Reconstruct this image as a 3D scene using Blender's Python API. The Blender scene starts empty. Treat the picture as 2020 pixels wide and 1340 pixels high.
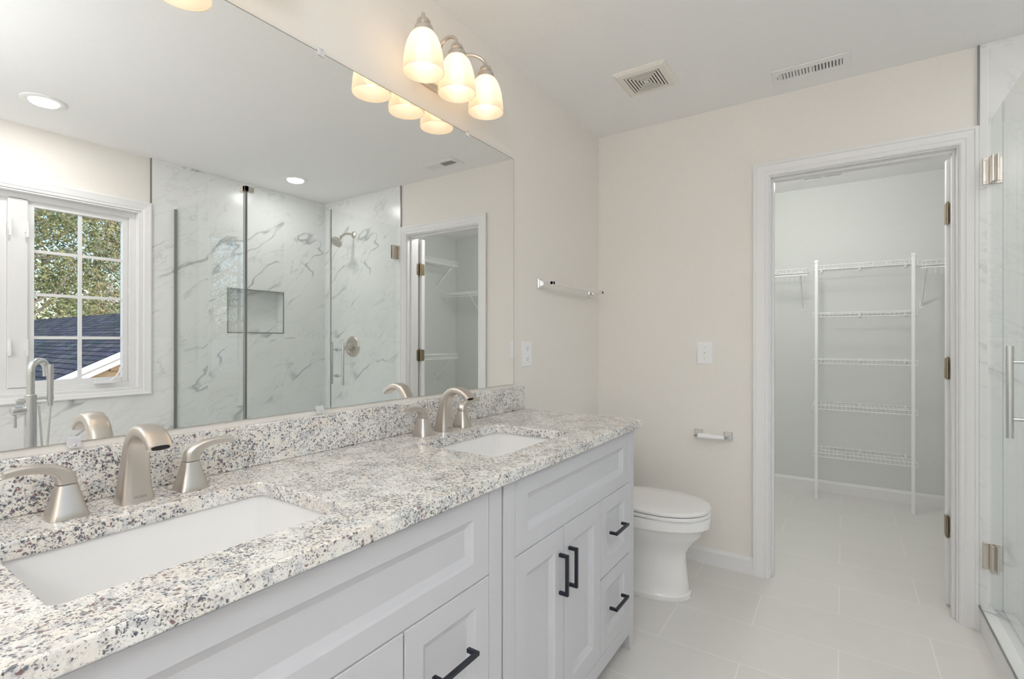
import bpy, bmesh, math, random
from mathutils import Vector, Matrix
C = bpy.context.scene
PI = math.pi
random.seed(7)

# ------------------------------------------------------------------ camera
F, YAW, PITCH, ROLL = 978.2, 33.6912, 0.0745, 0.0769
CAM = Vector((0.0, -1.2418, 1.2047))
y_, p_, r_ = map(math.radians, (YAW, PITCH, ROLL))
fw = Vector((math.cos(y_)*math.cos(p_), math.sin(y_)*math.cos(p_), math.sin(p_)))
rt = Vector((math.sin(y_), -math.cos(y_), 0)); up = rt.cross(fw)
rt2 = rt*math.cos(r_)+up*math.sin(r_); up2 = -rt*math.sin(r_)+up*math.cos(r_)
cd = bpy.data.cameras.new('camera'); cam = bpy.data.objects.new('camera', cd); C.collection.objects.link(cam)
M = Matrix.Identity(4)
for i in range(3):
    M[i][0] = rt2[i]; M[i][1] = up2[i]; M[i][2] = -fw[i]; M[i][3] = CAM[i]
cam.matrix_world = M
cd.sensor_width = 36; cd.lens = F/2020*36; cd.clip_start = 0.02; cd.clip_end = 200
C.camera = cam
# ------------------------------------------------------------------ view and light
C.view_settings.view_transform = 'Standard'; C.view_settings.look = 'None'
C.view_settings.exposure = -0.46; C.view_settings.gamma = 1.0; C.view_settings.use_curve_mapping = False
C.cycles.max_bounces = 16; C.cycles.diffuse_bounces = 8; C.cycles.glossy_bounces = 8
C.cycles.transparent_max_bounces = 32; C.cycles.transmission_bounces = 10
C.cycles.sample_clamp_indirect = 6.0
W = bpy.data.worlds.new('sky'); C.world = W; W.use_nodes = True
nt = W.node_tree; nt.nodes.clear()
wo = nt.nodes.new('ShaderNodeOutputWorld'); bg = nt.nodes.new('ShaderNodeBackground')
sky = nt.nodes.new('ShaderNodeTexSky'); sky.sky_type = 'NISHITA'
sky.sun_elevation = math.radians(32); sky.sun_rotation = math.radians(40); sky.sun_disc = False
sky.air_density = 1.0; sky.dust_density = 1.5; sky.ozone_density = 1.5
nt.links.new(sky.outputs[0], bg.inputs[0]); bg.inputs[1].default_value = 0.55
nt.links.new(bg.outputs[0], wo.inputs[0])
sd = bpy.data.lights.new('sun', 'SUN'); sd.energy = 3.6; sd.angle = 0.02; sd.color = (1, .93, .82)
sun = bpy.data.objects.new('sun', sd); C.collection.objects.link(sun)
sun.rotation_euler = Vector((.25, -.75, -.60)).to_track_quat('-Z', 'Y').to_euler()    # shines over the house onto the garden side

L, WW, H = 2.8164, -2.6934, 2.4412        # door wall, window wall, ceiling
X0 = -1.7                                # rear wall
CX, CY0, CY1 = 4.69, 0.0, -2.73          # closet back wall and side walls
TW = 0.114
def area_light(name, loc, sx, sy, power, col=(1, 1, 1), shape='RECTANGLE', rot=(0, 0, 0), spread=PI):
    d = bpy.data.lights.new(name, 'AREA'); d.shape = shape; d.size = sx
    if shape in ('RECTANGLE', 'ELLIPSE'): d.size_y = sy
    d.energy = power; d.color = col; d.spread = spread
    o = bpy.data.objects.new(name, d); C.collection.objects.link(o); o.location = loc; o.rotation_euler = rot
    return o

# ------------------------------------------------------------------ materials
def nodes_of(name):
    m = bpy.data.materials.new(name); m.use_nodes = True
    n = m.node_tree; b = n.nodes['Principled BSDF']
    return m, n, b
def paint(name, col, rough=0.55, bump=0.0, scale=60, spec=0.4, var=0.02):
    m, n, b = nodes_of(name)
    geo = n.nodes.new('ShaderNodeNewGeometry'); no = n.nodes.new('ShaderNodeTexNoise'); no.inputs['Scale'].default_value = scale
    n.links.new(geo.outputs['Position'], no.inputs['Vector'])
    mx = n.nodes.new('ShaderNodeMix'); mx.data_type = 'RGBA'
    mx.inputs[6].default_value = tuple(c*(1-var) for c in col)+(1,); mx.inputs[7].default_value = tuple(min(1, c*(1+var)) for c in col)+(1,)
    n.links.new(no.outputs['Fac'], mx.inputs[0]); n.links.new(mx.outputs[2], b.inputs['Base Color'])
    b.inputs['Roughness'].default_value = rough; b.inputs['Specular IOR Level'].default_value = spec
    if bump:
        bp = n.nodes.new('ShaderNodeBump'); bp.inputs['Strength'].default_value = bump; bp.inputs['Distance'].default_value = 0.002
        n.links.new(no.outputs['Fac'], bp.inputs['Height']); n.links.new(bp.outputs[0], b.inputs['Normal'])
    return m
def metal(name, col, rough, brush=0.0):
    m, n, b = nodes_of(name)
    b.inputs['Metallic'].default_value = 1; b.inputs['Base Color'].default_value = col+(1,); b.inputs['Roughness'].default_value = rough
    if brush:
        tc = n.nodes.new('ShaderNodeTexCoord'); mp = n.nodes.new('ShaderNodeMapping'); mp.inputs['Scale'].default_value = (900, 900, 30)
        no = n.nodes.new('ShaderNodeTexNoise'); no.inputs['Scale'].default_value = 1
        n.links.new(tc.outputs['Object'], mp.inputs[0]); n.links.new(mp.outputs[0], no.inputs['Vector'])
        mr = n.nodes.new('ShaderNodeMapRange'); mr.inputs[3].default_value = rough-brush; mr.inputs[4].default_value = rough+brush
        n.links.new(no.outputs['Fac'], mr.inputs[0]); n.links.new(mr.outputs[0], b.inputs['Roughness'])
    return m
def emit(name, col, s):
    m = bpy.data.materials.new(name); m.use_nodes = True; n = m.node_tree; n.nodes.clear()
    o = n.nodes.new('ShaderNodeOutputMaterial'); e = n.nodes.new('ShaderNodeEmission')
    e.inputs[0].default_value = col+(1,); e.inputs[1].default_value = s; n.links.new(e.outputs[0], o.inputs[0]); return m
def thin_glass(name, tint, edge=False, ior=1.5, rough=0.0):
    m = bpy.data.materials.new(name); m.use_nodes = True; n = m.node_tree; n.nodes.clear()
    o = n.nodes.new('ShaderNodeOutputMaterial'); mix = n.nodes.new('ShaderNodeMixShader')
    t = n.nodes.new('ShaderNodeBsdfTransparent'); t.inputs[0].default_value = tint+(1,)
    g = n.nodes.new('ShaderNodeBsdfGlossy'); g.inputs['Roughness'].default_value = rough
    fr = n.nodes.new('ShaderNodeFresnel'); fr.inputs[0].default_value = ior
    ge = n.nodes.new('ShaderNodeNewGeometry'); ml = n.nodes.new('ShaderNodeMath'); ml.operation = 'MULTIPLY_ADD'   # inner faces of the pane only transmit
    ml.inputs[1].default_value = -1; ml.inputs[2].default_value = 1; n.links.new(ge.outputs['Backfacing'], ml.inputs[0])
    m3 = n.nodes.new('ShaderNodeMath'); m3.operation = 'MULTIPLY'; n.links.new(fr.outputs[0], m3.inputs[0]); n.links.new(ml.outputs[0], m3.inputs[1])
    n.links.new(m3.outputs[0], mix.inputs[0]); n.links.new(t.outputs[0], mix.inputs[1]); n.links.new(g.outputs[0], mix.inputs[2])
    n.links.new(mix.outputs[0], o.inputs[0]); return m
def granite():
    m, n, b = nodes_of('granite'); N = n.nodes; K = n.links
    geo = N.new('ShaderNodeNewGeometry')
    dn = N.new('ShaderNodeTexNoise'); dn.inputs['Scale'].default_value = 90; dn.inputs['Detail'].default_value = 3
    K.new(geo.outputs['Position'], dn.inputs['Vector'])
    sc = N.new('ShaderNodeVectorMath'); sc.operation = 'SCALE'; sc.inputs['Scale'].default_value = 0.012
    K.new(dn.outputs['Color'], sc.inputs[0])
    ad = N.new('ShaderNodeVectorMath'); ad.operation = 'ADD'; K.new(geo.outputs['Position'], ad.inputs[0]); K.new(sc.outputs[0], ad.inputs[1])
    def noise(s, det=2, vec=None):
        q = N.new('ShaderNodeTexNoise'); q.inputs['Scale'].default_value = s; q.inputs['Detail'].default_value = det
        K.new(vec or geo.outputs['Position'], q.inputs['Vector']); return q.outputs['Fac']
    def ramp(src, a, c, ca=0.0, cb=1.0):
        r = N.new('ShaderNodeMapRange'); r.inputs[1].default_value = a; r.inputs[2].default_value = c
        r.inputs[3].default_value = ca; r.inputs[4].default_value = cb; K.new(src, r.inputs[0]); return r.outputs[0]
    def math2(op, a, c):
        q = N.new('ShaderNodeMath'); q.operation = op
        for i, v in enumerate((a, c)):
            if isinstance(v, (int, float)): q.inputs[i].default_value = v
            else: K.new(v, q.inputs[i])
        return q.outputs[0]
    def mix(fac, ca, cb):
        q = N.new('ShaderNodeMix'); q.data_type = 'RGBA'; K.new(fac, q.inputs[0])
        for i, v in ((6, ca), (7, cb)):
            if isinstance(v, tuple): q.inputs[i].default_value = v+(1,)
            else: K.new(v, q.inputs[i])
        return q.outputs[2]
    def flecks(scale, thr, cl_scale, amt):
        mp = N.new('ShaderNodeMapping'); mp.inputs['Location'].default_value = (scale*.37, scale*.11, 0); K.new(ad.outputs[0], mp.inputs[0])
        v = N.new('ShaderNodeTexVoronoi'); v.inputs['Scale'].default_value = scale; K.new(mp.outputs[0], v.inputs['Vector'])
        s = N.new('ShaderNodeSeparateColor'); K.new(v.outputs['Color'], s.inputs[0])
        cl = noise(cl_scale, 3)
        lim = ramp(cl, 0.40, 0.66, thr*.12, thr*2.3)
        lt = math2('LESS_THAN', s.outputs[0], lim)
        edge = ramp(v.outputs['Distance'], 0.35, 0.6, 1.0, 0.15)
        return math2('MULTIPLY', math2('MULTIPLY', lt, edge), amt)
    c = mix(ramp(noise(22, 4), .35, .68), (.83, .82, .79), (.78, .725, .66))
    c = mix(ramp(noise(45, 5), .53, .65), c, (.62, .62, .625))
    c = mix(ramp(noise(330, 3), .54, .78), c, (.52, .51, .50))
    c = mix(flecks(105, .20, 13, .38), c, (.38, .38, .41))
    c = mix(flecks(190, .17, 11, .92), c, (.09, .10, .13))
    c = mix(flecks(340, .20, 15, .92), c, (.05, .055, .08))
    c = mix(flecks(560, .14, 25, .8), c, (.06, .06, .08))
    c = mix(flecks(160, .045, 20, .85), c, (.15, .06, .07))
    K.new(c, b.inputs['Base Color']); b.inputs['Roughness'].default_value = 0.14; b.inputs['Specular IOR Level'].default_value = 0.45
    return m
def marble(name, axes, tile, off, base=(.80, .805, .81)):
    """axes: which world axes run across and up the wall; tile size and offsets"""
    m, n, b = nodes_of(name); N = n.nodes; K = n.links
    geo = N.new('ShaderNodeNewGeometry'); sp = N.new('ShaderNodeSeparateXYZ'); K.new(geo.outputs['Position'], sp.inputs[0])
    def mth(op, a, c=None, d=None):
        q = N.new('ShaderNodeMath'); q.operation = op
        for i, v in enumerate((a, c, d)):
            if v is None: continue
            if isinstance(v, (int, float)): q.inputs[i].default_value = v
            else: K.new(v, q.inputs[i])
        return q.outputs[0]
    u = mth('DIVIDE', mth('SUBTRACT', sp.outputs[axes[0]], off[0]), tile[0])
    v = mth('DIVIDE', mth('SUBTRACT', sp.outputs[axes[1]], off[1]), tile[1])
    fu, fv = mth('FLOOR', u), mth('FLOOR', v)
    cid = N.new('ShaderNodeCombineXYZ'); K.new(fu, cid.inputs[0]); K.new(fv, cid.inputs[1])
    wn = N.new('ShaderNodeTexWhiteNoise'); K.new(cid.outputs[0], wn.inputs['Vector'])
    sc = N.new('ShaderNodeVectorMath'); sc.operation = 'SCALE'; sc.inputs['Scale'].default_value = 7.0; K.new(wn.outputs['Color'], sc.inputs[0])
    pv = N.new('ShaderNodeCombineXYZ')
    K.new(mth('MULTIPLY', u, tile[0]), pv.inputs[0]); K.new(mth('MULTIPLY', v, tile[1]), pv.inputs[1])
    ad = N.new('ShaderNodeVectorMath'); ad.operation = 'ADD'; K.new(pv.outputs[0], ad.inputs[0]); K.new(sc.outputs[0], ad.inputs[1])
    rotn = N.new('ShaderNodeMapping'); rotn.vector_type = 'TEXTURE'; rotn.inputs['Rotation'].default_value = (0, 0, math.radians(36)); rotn.inputs['Scale'].default_value = (3.2, 1.0, 1.0)
    wv = N.new('ShaderNodeTexNoise'); wv.inputs['Scale'].default_value = 2.6; wv.inputs['Detail'].default_value = 4; K.new(ad.outputs[0], wv.inputs['Vector'])
    ws = N.new('ShaderNodeVectorMath'); ws.operation = 'SCALE'; ws.inputs['Scale'].default_value = .16; K.new(wv.outputs['Color'], ws.inputs[0])
    wa = N.new('ShaderNodeVectorMath'); wa.operation = 'ADD'; K.new(ad.outputs[0], wa.inputs[0]); K.new(ws.outputs[0], wa.inputs[1])
    K.new(wa.outputs[0], rotn.inputs[0])
    def vein(scale, width, gain, det=4, shift=0.0):
        mp = N.new('ShaderNodeMapping'); mp.inputs['Location'].default_value = (shift, shift*.7, 0); K.new(rotn.outputs[0], mp.inputs[0])
        q = N.new('ShaderNodeTexNoise'); q.inputs['Scale'].default_value = scale; q.inputs['Detail'].default_value = det; K.new(mp.outputs[0], q.inputs['Vector'])
        a = mth('ABSOLUTE', mth('SUBTRACT', q.outputs['Fac'], 0.5))
        r = N.new('ShaderNodeMapRange'); r.inputs[1].default_value = 0; r.inputs[2].default_value = width; r.inputs[3].default_value = gain; r.inputs[4].default_value = 0
        K.new(a, r.inputs[0]); return r.outputs[0]
    def mask(scale, lo, hi, shift):
        mp = N.new('ShaderNodeMapping'); mp.inputs['Location'].default_value = (shift, -shift, 0); K.new(ad.outputs[0], mp.inputs[0])
        q = N.new('ShaderNodeTexNoise'); q.inputs['Scale'].default_value = scale; K.new(mp.outputs[0], q.inputs['Vector'])
        r = N.new('ShaderNodeMapRange'); r.inputs[1].default_value = lo; r.inputs[2].default_value = hi; K.new(q.outputs['Fac'], r.inputs[0]); return r.outputs[0]
    tot = mth('ADD', mth('ADD', mth('MULTIPLY', vein(3.0, .015, .82, 3), mask(3.0, .50, .62, 3.1)), mth('MULTIPLY', vein(7.5, .018, .30, 4, 5.0), mask(3.4, .46, .64, 8.2))),
              mth('ADD', mth('MULTIPLY', vein(15.0, .030, .15, 5, 11.0), mask(2.6, .40, .60, 15.0)), mth('MULTIPLY', vein(2.2, .07, .07, 2, 17.0), mask(2.0, .40, .60, 21.0))))
    mx = N.new('ShaderNodeMix'); mx.data_type = 'RGBA'; mx.inputs[6].default_value = base+(1,); mx.inputs[7].default_value = (.33, .34, .36, 1)
    K.new(tot, mx.inputs[0])
    # grout joints
    du = mth('ABSOLUTE', mth('SUBTRACT', mth('FRACT', mth('ADD', u, .5)), .5)); dv = mth('ABSOLUTE', mth('SUBTRACT', mth('FRACT', mth('ADD', v, .5)), .5))
    g = mth('MAXIMUM', mth('LESS_THAN', du, .0013/tile[0]), mth('LESS_THAN', dv, .0013/tile[1]))
    m2 = N.new('ShaderNodeMix'); m2.data_type = 'RGBA'; m2.inputs[7].default_value = (.86, .86, .85, 1); K.new(mx.outputs[2], m2.inputs[6]); K.new(g, m2.inputs[0])
    K.new(m2.outputs[2], b.inputs['Base Color']); b.inputs['Roughness'].default_value = 0.2
    return m
def floor_mat():
    m, n, b = nodes_of('floor_tile'); N = n.nodes; K = n.links
    geo = N.new('ShaderNodeNewGeometry'); sp = N.new('ShaderNodeSeparateXYZ'); K.new(geo.outputs['Position'], sp.inputs[0])
    def mth(op, a, c=None):
        q = N.new('ShaderNodeMath'); q.operation = op
        for i, v in enumerate((a, c)):
            if v is None: continue
            if isinstance(v, (int, float)): q.inputs[i].default_value = v
            else: K.new(v, q.inputs[i])
        return q.outputs[0]
    P_ = .3008
    u = mth('DIVIDE', mth('SUBTRACT', sp.outputs[0], 2.312-P_*20), P_)
    row = mth('FLOOR', u); par = mth('MODULO', row, 2.0)
    v = mth('ADD', mth('DIVIDE', mth('ADD', sp.outputs[1], .923+.612*10), .612), mth('MULTIPLY', par, .5))
    du = mth('ABSOLUTE', mth('SUBTRACT', mth('FRACT', mth('ADD', u, .5)), .5)); dv = mth('ABSOLUTE', mth('SUBTRACT', mth('FRACT', mth('ADD', v, .5)), .5))
    g = mth('MAXIMUM', mth('LESS_THAN', du, .0014/P_), mth('LESS_THAN', dv, .0014/.612))
    cid = N.new('ShaderNodeCombineXYZ'); K.new(row, cid.inputs[0]); K.new(mth('FLOOR', v), cid.inputs[1])
    wn = N.new('ShaderNodeTexWhiteNoise'); K.new(cid.outputs[0], wn.inputs['Vector'])
    no = N.new('ShaderNodeTexNoise'); no.inputs['Scale'].default_value = 9; no.inputs['Detail'].default_value = 4; K.new(geo.outputs['Position'], no.inputs['Vector'])
    fac = mth('ADD', mth('MULTIPLY', wn.outputs['Value'], .4), mth('MULTIPLY', no.outputs['Fac'], .6))
    mx = N.new('ShaderNodeMix'); mx.data_type = 'RGBA'; mx.inputs[6].default_value = (.69, .67, .645, 1); mx.inputs[7].default_value = (.73, .71, .685, 1); K.new(fac, mx.inputs[0])
    m2 = N.new('ShaderNodeMix'); m2.data_type = 'RGBA'; m2.inputs[7].default_value = (.85, .83, .81, 1); K.new(mx.outputs[2], m2.inputs[6]); K.new(g, m2.inputs[0])
    K.new(m2.outputs[2], b.inputs['Base Color']); b.inputs['Roughness'].default_value = 0.32
    return m
def shingle_mat(name, ca, cb, vaxis=(0, 2)):
    m, n, b = nodes_of(name); N = n.nodes; K = n.links
    tc = N.new('ShaderNodeTexCoord'); br = N.new('ShaderNodeTexBrick')
    br.inputs['Color1'].default_value = ca+(1,); br.inputs['Color2'].default_value = cb+(1,); br.inputs['Mortar'].default_value = tuple(c*.35 for c in ca)+(1,)
    br.inputs['Scale'].default_value = 1.0; br.inputs['Mortar Size'].default_value = .012; br.inputs['Brick Width'].default_value = .30; br.inputs['Row Height'].default_value = .115
    K.new(tc.outputs['UV'], br.inputs['Vector'])
    no = N.new('ShaderNodeTexNoise'); no.inputs['Scale'].default_value = 3; K.new(tc.outputs['UV'], no.inputs['Vector'])
    mx = N.new('ShaderNodeMix'); mx.data_type = 'RGBA'; mx.blend_type = 'MULTIPLY'; mx.inputs[0].default_value = .5
    K.new(br.outputs['Color'], mx.inputs[6]); K.new(no.outputs['Color'], mx.inputs[7]); K.new(mx.outputs[2], b.inputs['Base Color'])
    b.inputs['Roughness'].default_value = .95; b.inputs['Specular IOR Level'].default_value = .05
    return m
def leaf_mat(name, ca, cb):
    m, n, b = nodes_of(name)
    oi = n.nodes.new('ShaderNodeTexCoord'); no = n.nodes.new('ShaderNodeTexNoise'); no.inputs['Scale'].default_value = 1.4
    n.links.new(oi.outputs['Object'], no.inputs['Vector'])
    r = n.nodes.new('ShaderNodeMapRange'); r.inputs[1].default_value = .4; r.inputs[2].default_value = .6; n.links.new(no.outputs['Fac'], r.inputs[0])
    mx = n.nodes.new('ShaderNodeMix'); mx.data_type = 'RGBA'; mx.inputs[6].default_value = ca+(1,); mx.inputs[7].default_value = cb+(1,)
    n.links.new(r.outputs[0], mx.inputs[0]); n.links.new(mx.outputs[2], b.inputs['Base Color']); b.inputs['Roughness'].default_value = .7
    return m
def shade_mat():
    m = bpy.data.materials.new('frosted_shade'); m.use_nodes = True; n = m.node_tree; n.nodes.clear()
    o = n.nodes.new('ShaderNodeOutputMaterial')
    tl = n.nodes.new('ShaderNodeBsdfTranslucent'); tl.inputs[0].default_value = (.97, .90, .78, 1)
    df = n.nodes.new('ShaderNodeBsdfDiffuse'); df.inputs[0].default_value = (.93, .88, .80, 1)
    tr = n.nodes.new('ShaderNodeBsdfTransparent'); tr.inputs[0].default_value = (1, .96, .90, 1)
    gl = n.nodes.new('ShaderNodeBsdfGlossy'); gl.inputs['Roughness'].default_value = .3
    m1 = n.nodes.new('ShaderNodeMixShader'); m1.inputs[0].default_value = .40
    m2 = n.nodes.new('ShaderNodeMixShader'); m2.inputs[0].default_value = .22
    m3 = n.nodes.new('ShaderNodeMixShader'); m3.inputs[0].default_value = .05
    n.links.new(tl.outputs[0], m1.inputs[1]); n.links.new(df.outputs[0], m1.inputs[2])
    n.links.new(m1.outputs[0], m2.inputs[1]); n.links.new(tr.outputs[0], m2.inputs[2])
    n.links.new(m2.outputs[0], m3.inputs[1]); n.links.new(gl.outputs[0], m3.inputs[2]); n.links.new(m3.outputs[0], o.inputs[0])
    return m
def clip_mat():
    m = bpy.data.materials.new('clear_plastic'); m.use_nodes = True; n = m.node_tree; n.nodes.clear()
    o = n.nodes.new('ShaderNodeOutputMaterial'); t = n.nodes.new('ShaderNodeBsdfTransparent'); t.inputs[0].default_value = (.96, .96, .97, 1)
    d = n.nodes.new('ShaderNodeBsdfPrincipled'); d.inputs['Base Color'].default_value = (.9, .9, .92, 1); d.inputs['Roughness'].default_value = .12
    x = n.nodes.new('ShaderNodeMixShader'); x.inputs[0].default_value = .42
    n.links.new(t.outputs[0], x.inputs[1]); n.links.new(d.outputs[0], x.inputs[2]); n.links.new(x.outputs[0], o.inputs[0]); return m
mt = dict(
    wall=paint('cream_paint', (.80, .768, .725), .6, .05), closet=paint('closet_paint', (.675, .695, .675), .7, .05), ceil=paint('ceiling_paint', (.88, .875, .87), .8, .05),
    trim=paint('white_trim', (.80, .795, .80), .35, 0, var=.008), door=paint('door_white', (.86, .86, .87), .4, var=.008),
    vanity=paint('vanity_white', (.58, .58, .603), .32, var=.006), granite=granite(), floor=floor_mat(),
    tile_win=marble('marble_tile', (0, 2), (.602, 1.211), (2.413-.602*8, 0)), tile_door=marble('marble_tile_side', (1, 2), (.602, 1.211), (-2.345-.602*8, 0)),
    curb=marble('marble_curb', (0, 1), (.602, .9), (2.3-.602*8, -9.05)),
    nickel=metal('brushed_nickel', (.66, .61, .56), .29, .012), chrome=metal('chrome', (.84, .85, .86), .07), black=paint('matte_black', (.012, .015, .024), .38, var=.1),
    steel=metal('satin_steel', (.68, .69, .69), .22, .01), darkmetal=metal('dark_trim', (.33, .33, .33), .35), brass=metal('antique_brass', (.33, .27, .19), .3),
    porc=paint('porcelain', (.84, .835, .83), .08, var=.004, spec=.55), plastic=paint('white_plastic', (.85, .85, .86), .35, var=.004),
    wire=paint('white_wire', (.86, .86, .87), .35, var=.004), dark=paint('slot_dark', (.02, .02, .02), .9), screw=metal('screw', (.5, .5, .5), .3),
    fan=paint('fan_plastic', (.80, .77, .71), .5, var=.006), vent=paint('vent_white', (.85, .85, .84), .45, var=.006),
    glass=thin_glass('shower_glass', (.975, .992, .985)), pane=thin_glass('window_glass', (.97, .98, .98)),
    clip=clip_mat(), shade=shade_mat(),
    bulb=emit('bulb_light', (1, .84, .66), 14.0), lens=emit('downlight_lens', (1, .95, .88), 9.0),
    mirror=metal('mirror_silver', (.935, .942, .932), .0), medge=paint('mirror_edge', (.06, .08, .075), .3),
    shingle=shingle_mat('dark_shingles', (.10, .105, .125), (.20, .20, .215)), shingle2=shingle_mat('pale_shingles', (.74, .73, .72), (.82, .81, .80)),
    siding=paint('tan_siding', (.55, .42, .27), .7), bark=paint('bark', (.26, .20, .15), .9, .3, 30, var=.3), bark2=paint('pale_bark', (.50, .43, .36), .9, .3, 30, var=.3),
    leaf=leaf_mat('green_leaf', (.15, .19, .08), (.34, .33, .15)), leaf2=leaf_mat('olive_leaf', (.20, .23, .10), (.42, .33, .19)),
    grass=paint('lawn', (.16, .19, .08), .95, scale=4, var=.3), grout=paint('caulk', (.82, .82, .81), .5),
    toggle=paint('toggle_cream', (.72, .60, .52), .4),
)

# ------------------------------------------------------------------ mesh helpers (world coordinates)
def box(bm, x0, x1, y0, y1, z0, z1):
    xs, ys, zs = sorted((x0, x1)), sorted((y0, y1)), sorted((z0, z1))
    v = [bm.verts.new((x, y, z)) for x in xs for y in ys for z in zs]
    for f in ((0, 1, 3, 2), (4, 6, 7, 5), (0, 4, 5, 1), (2, 3, 7, 6), (0, 2, 6, 4), (1, 5, 7, 3)): bm.faces.new([v[i] for i in f])
def loft(bm, rings, cap=True, close=False):
    R = [[bm.verts.new(p) for p in r] for r in rings]
    k = len(R[0]); m = len(R)
    for i in range(m if close else m-1):
        a, c = R[i], R[(i+1) % m]
        for j in range(k): bm.faces.new((a[j], a[(j+1) % k], c[(j+1) % k], c[j]))
    if cap and not close: bm.faces.new(R[0][::-1]); bm.faces.new(R[-1])
def lathe(bm, prof, c=(0, 0, 0), ax='z', n=32, cap=True):
    rings = []
    for r, h in prof:
        ring = []
        for i in range(n):
            t = 2*PI*i/n; a, b_ = r*math.cos(t), r*math.sin(t)
            p = {'z': (a, b_, h), 'x': (h, a, b_), 'y': (b_, h, a)}[ax]
            ring.append((c[0]+p[0], c[1]+p[1], c[2]+p[2]))
        rings.append(ring)
    loft(bm, rings, cap)
def frames(pts):
    T = []
    for i in range(len(pts)):
        a = pts[max(0, i-1)]; c = pts[min(len(pts)-1, i+1)]; T.append((c-a).normalized())
    ref = Vector((0, 0, 1)) if abs(T[0].z) < .9 else Vector((1, 0, 0))
    nrm = (ref-T[0]*ref.dot(T[0])).normalized(); out = []
    for t in T:
        nrm = (nrm-t*nrm.dot(t)); nrm.normalize(); out.append((t, nrm, t.cross(nrm)))
    return out
def tube(bm, pts, r, n=10, cap=True):
    pts = [Vector(p) for p in pts]; rings = []
    for i, (p, (t, a, b_)) in enumerate(zip(pts, frames(pts))):
        rr = r[i] if isinstance(r, (list, tuple)) else r
        rings.append([p+(a*math.cos(2*PI*k/n)+b_*math.sin(2*PI*k/n))*rr for k in range(n)])
    loft(bm, rings, cap)
def arc(c, r, a0, a1, n, f):
    return [f(c[0]+r*math.cos(a0+(a1-a0)*i/n), c[1]+r*math.sin(a0+(a1-a0)*i/n)) for i in range(n+1)]
def prism(bm, poly, ax, a, b_):
    """poly = 2-D points in the two other axes, extruded along ax from a to b_"""
    def P(u, v, w): return {'x': (w, u, v), 'y': (u, w, v), 'z': (u, v, w)}[ax]
    loft(bm, [[P(u, v, a) for u, v in poly], [P(u, v, b_) for u, v in poly]])
def setp(o, label=None, cat=None, group=None, kind=None):
    for k, v in (('label', label), ('category', cat), ('group', group), ('kind', kind)):
        if v: o[k] = v
    return o
def thing(name, loc, label=None, cat=None, group=None, kind=None):
    o = bpy.data.objects.new(name, None); o.empty_display_size = .05; C.collection.objects.link(o); o.location = loc
    return setp(o, label, cat, group, kind)
def wloc(o):
    v = Vector(o.location)
    while o.parent: o = o.parent; v += Vector(o.location)
    return v
def obj(name, bm, mat, parent=None, loc=None, smooth=False, bev=0.0, seg=2, sub=0, **kw):
    if isinstance(bm, bpy.types.Mesh): me = bm
    else:
        me = bpy.data.meshes.new(name); bmesh.ops.recalc_face_normals(bm, faces=bm.faces); bm.to_mesh(me); bm.free()
    o = bpy.data.objects.new(name, me); C.collection.objects.link(o)
    base = wloc(parent) if parent else Vector((0, 0, 0))
    l = Vector(loc) if loc is not None else (sum((v.co for v in me.vertices), Vector())/max(1, len(me.vertices)))
    for v in me.vertices: v.co -= l
    o.location = l-base
    if parent: o.parent = parent
    me.materials.append(mt[mat] if isinstance(mat, str) else mat)
    if smooth:
        for p in me.polygons: p.use_smooth = True
        me.set_sharp_from_angle(angle=math.radians(38 if smooth is True else smooth))
    if bev:
        b = o.modifiers.new('bevel', 'BEVEL'); b.width = bev; b.segments = seg; b.limit_method = 'ANGLE'; b.angle_limit = math.radians(35)
    if sub:
        s = o.modifiers.new('sub', 'SUBSURF'); s.levels = sub; s.render_levels = sub
    return setp(o, **kw)
def B(*boxes):
    bm = bmesh.new()
    for b in boxes: box(bm, *b)
    return bm
def structure(name, bm, mat, **kw): return obj(name, bm, mat, kind='structure', **kw)
def dup(o, delta=(0, 0, 0), parent=None, **kw):
    kids = [k for k in bpy.data.objects if k.parent == o]
    c = o.copy(); C.collection.objects.link(c)
    if parent: c.parent = parent
    else: c.location = Vector(o.location)+Vector(delta)
    for k in kids: dup(k, parent=c)
    return setp(c, **kw)
def sq(hw, hd, n=24, e=2.6):
    out = []
    for i in range(n):
        t = 2*PI*i/n; c_, s_ = math.cos(t), math.sin(t)
        out.append((hw*math.copysign(abs(c_)**(2/e), c_), hd*math.copysign(abs(s_)**(2/e), s_)))
    return out

# ------------------------------------------------------------------ room shell
OY0, OY1, OZ = -.9328, -1.6538, 2.0383           # doorway
CAy, CBy, CZ = -.8602, -1.7146, 2.1039           # casing outside
structure('floor', B((X0-.1, CX+.1, 0.1, WW-.35, -.12, 0)), 'floor')
structure('ceiling', B((X0-.1, L+TW/2, 0.1, WW-.15, H, H+.1)), 'ceil')
structure('ceiling_closet', B((L+TW/2, CX+.1, .1, CY1-.1, H, H+.1)), 'ceil')
structure('wall_mirror_side', B((X0, L, 0, .1, 0, H)), 'wall')
structure('wall_rear', B((X0-.1, X0, .1, WW-.1, 0, H)), 'wall')
structure('wall_door_side', B((L, L+TW, .1, OY0-.004, 0, H), (L, L+TW, OY0-.004, OY1+.004, OZ+.004, H), (L, L+TW, OY1+.004, CY1-.1, 0, H)), 'wall')
WD = .15
wx0, wx1, wz0, wz1 = .215, 1.385, .89, 2.065      # window opening
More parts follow.
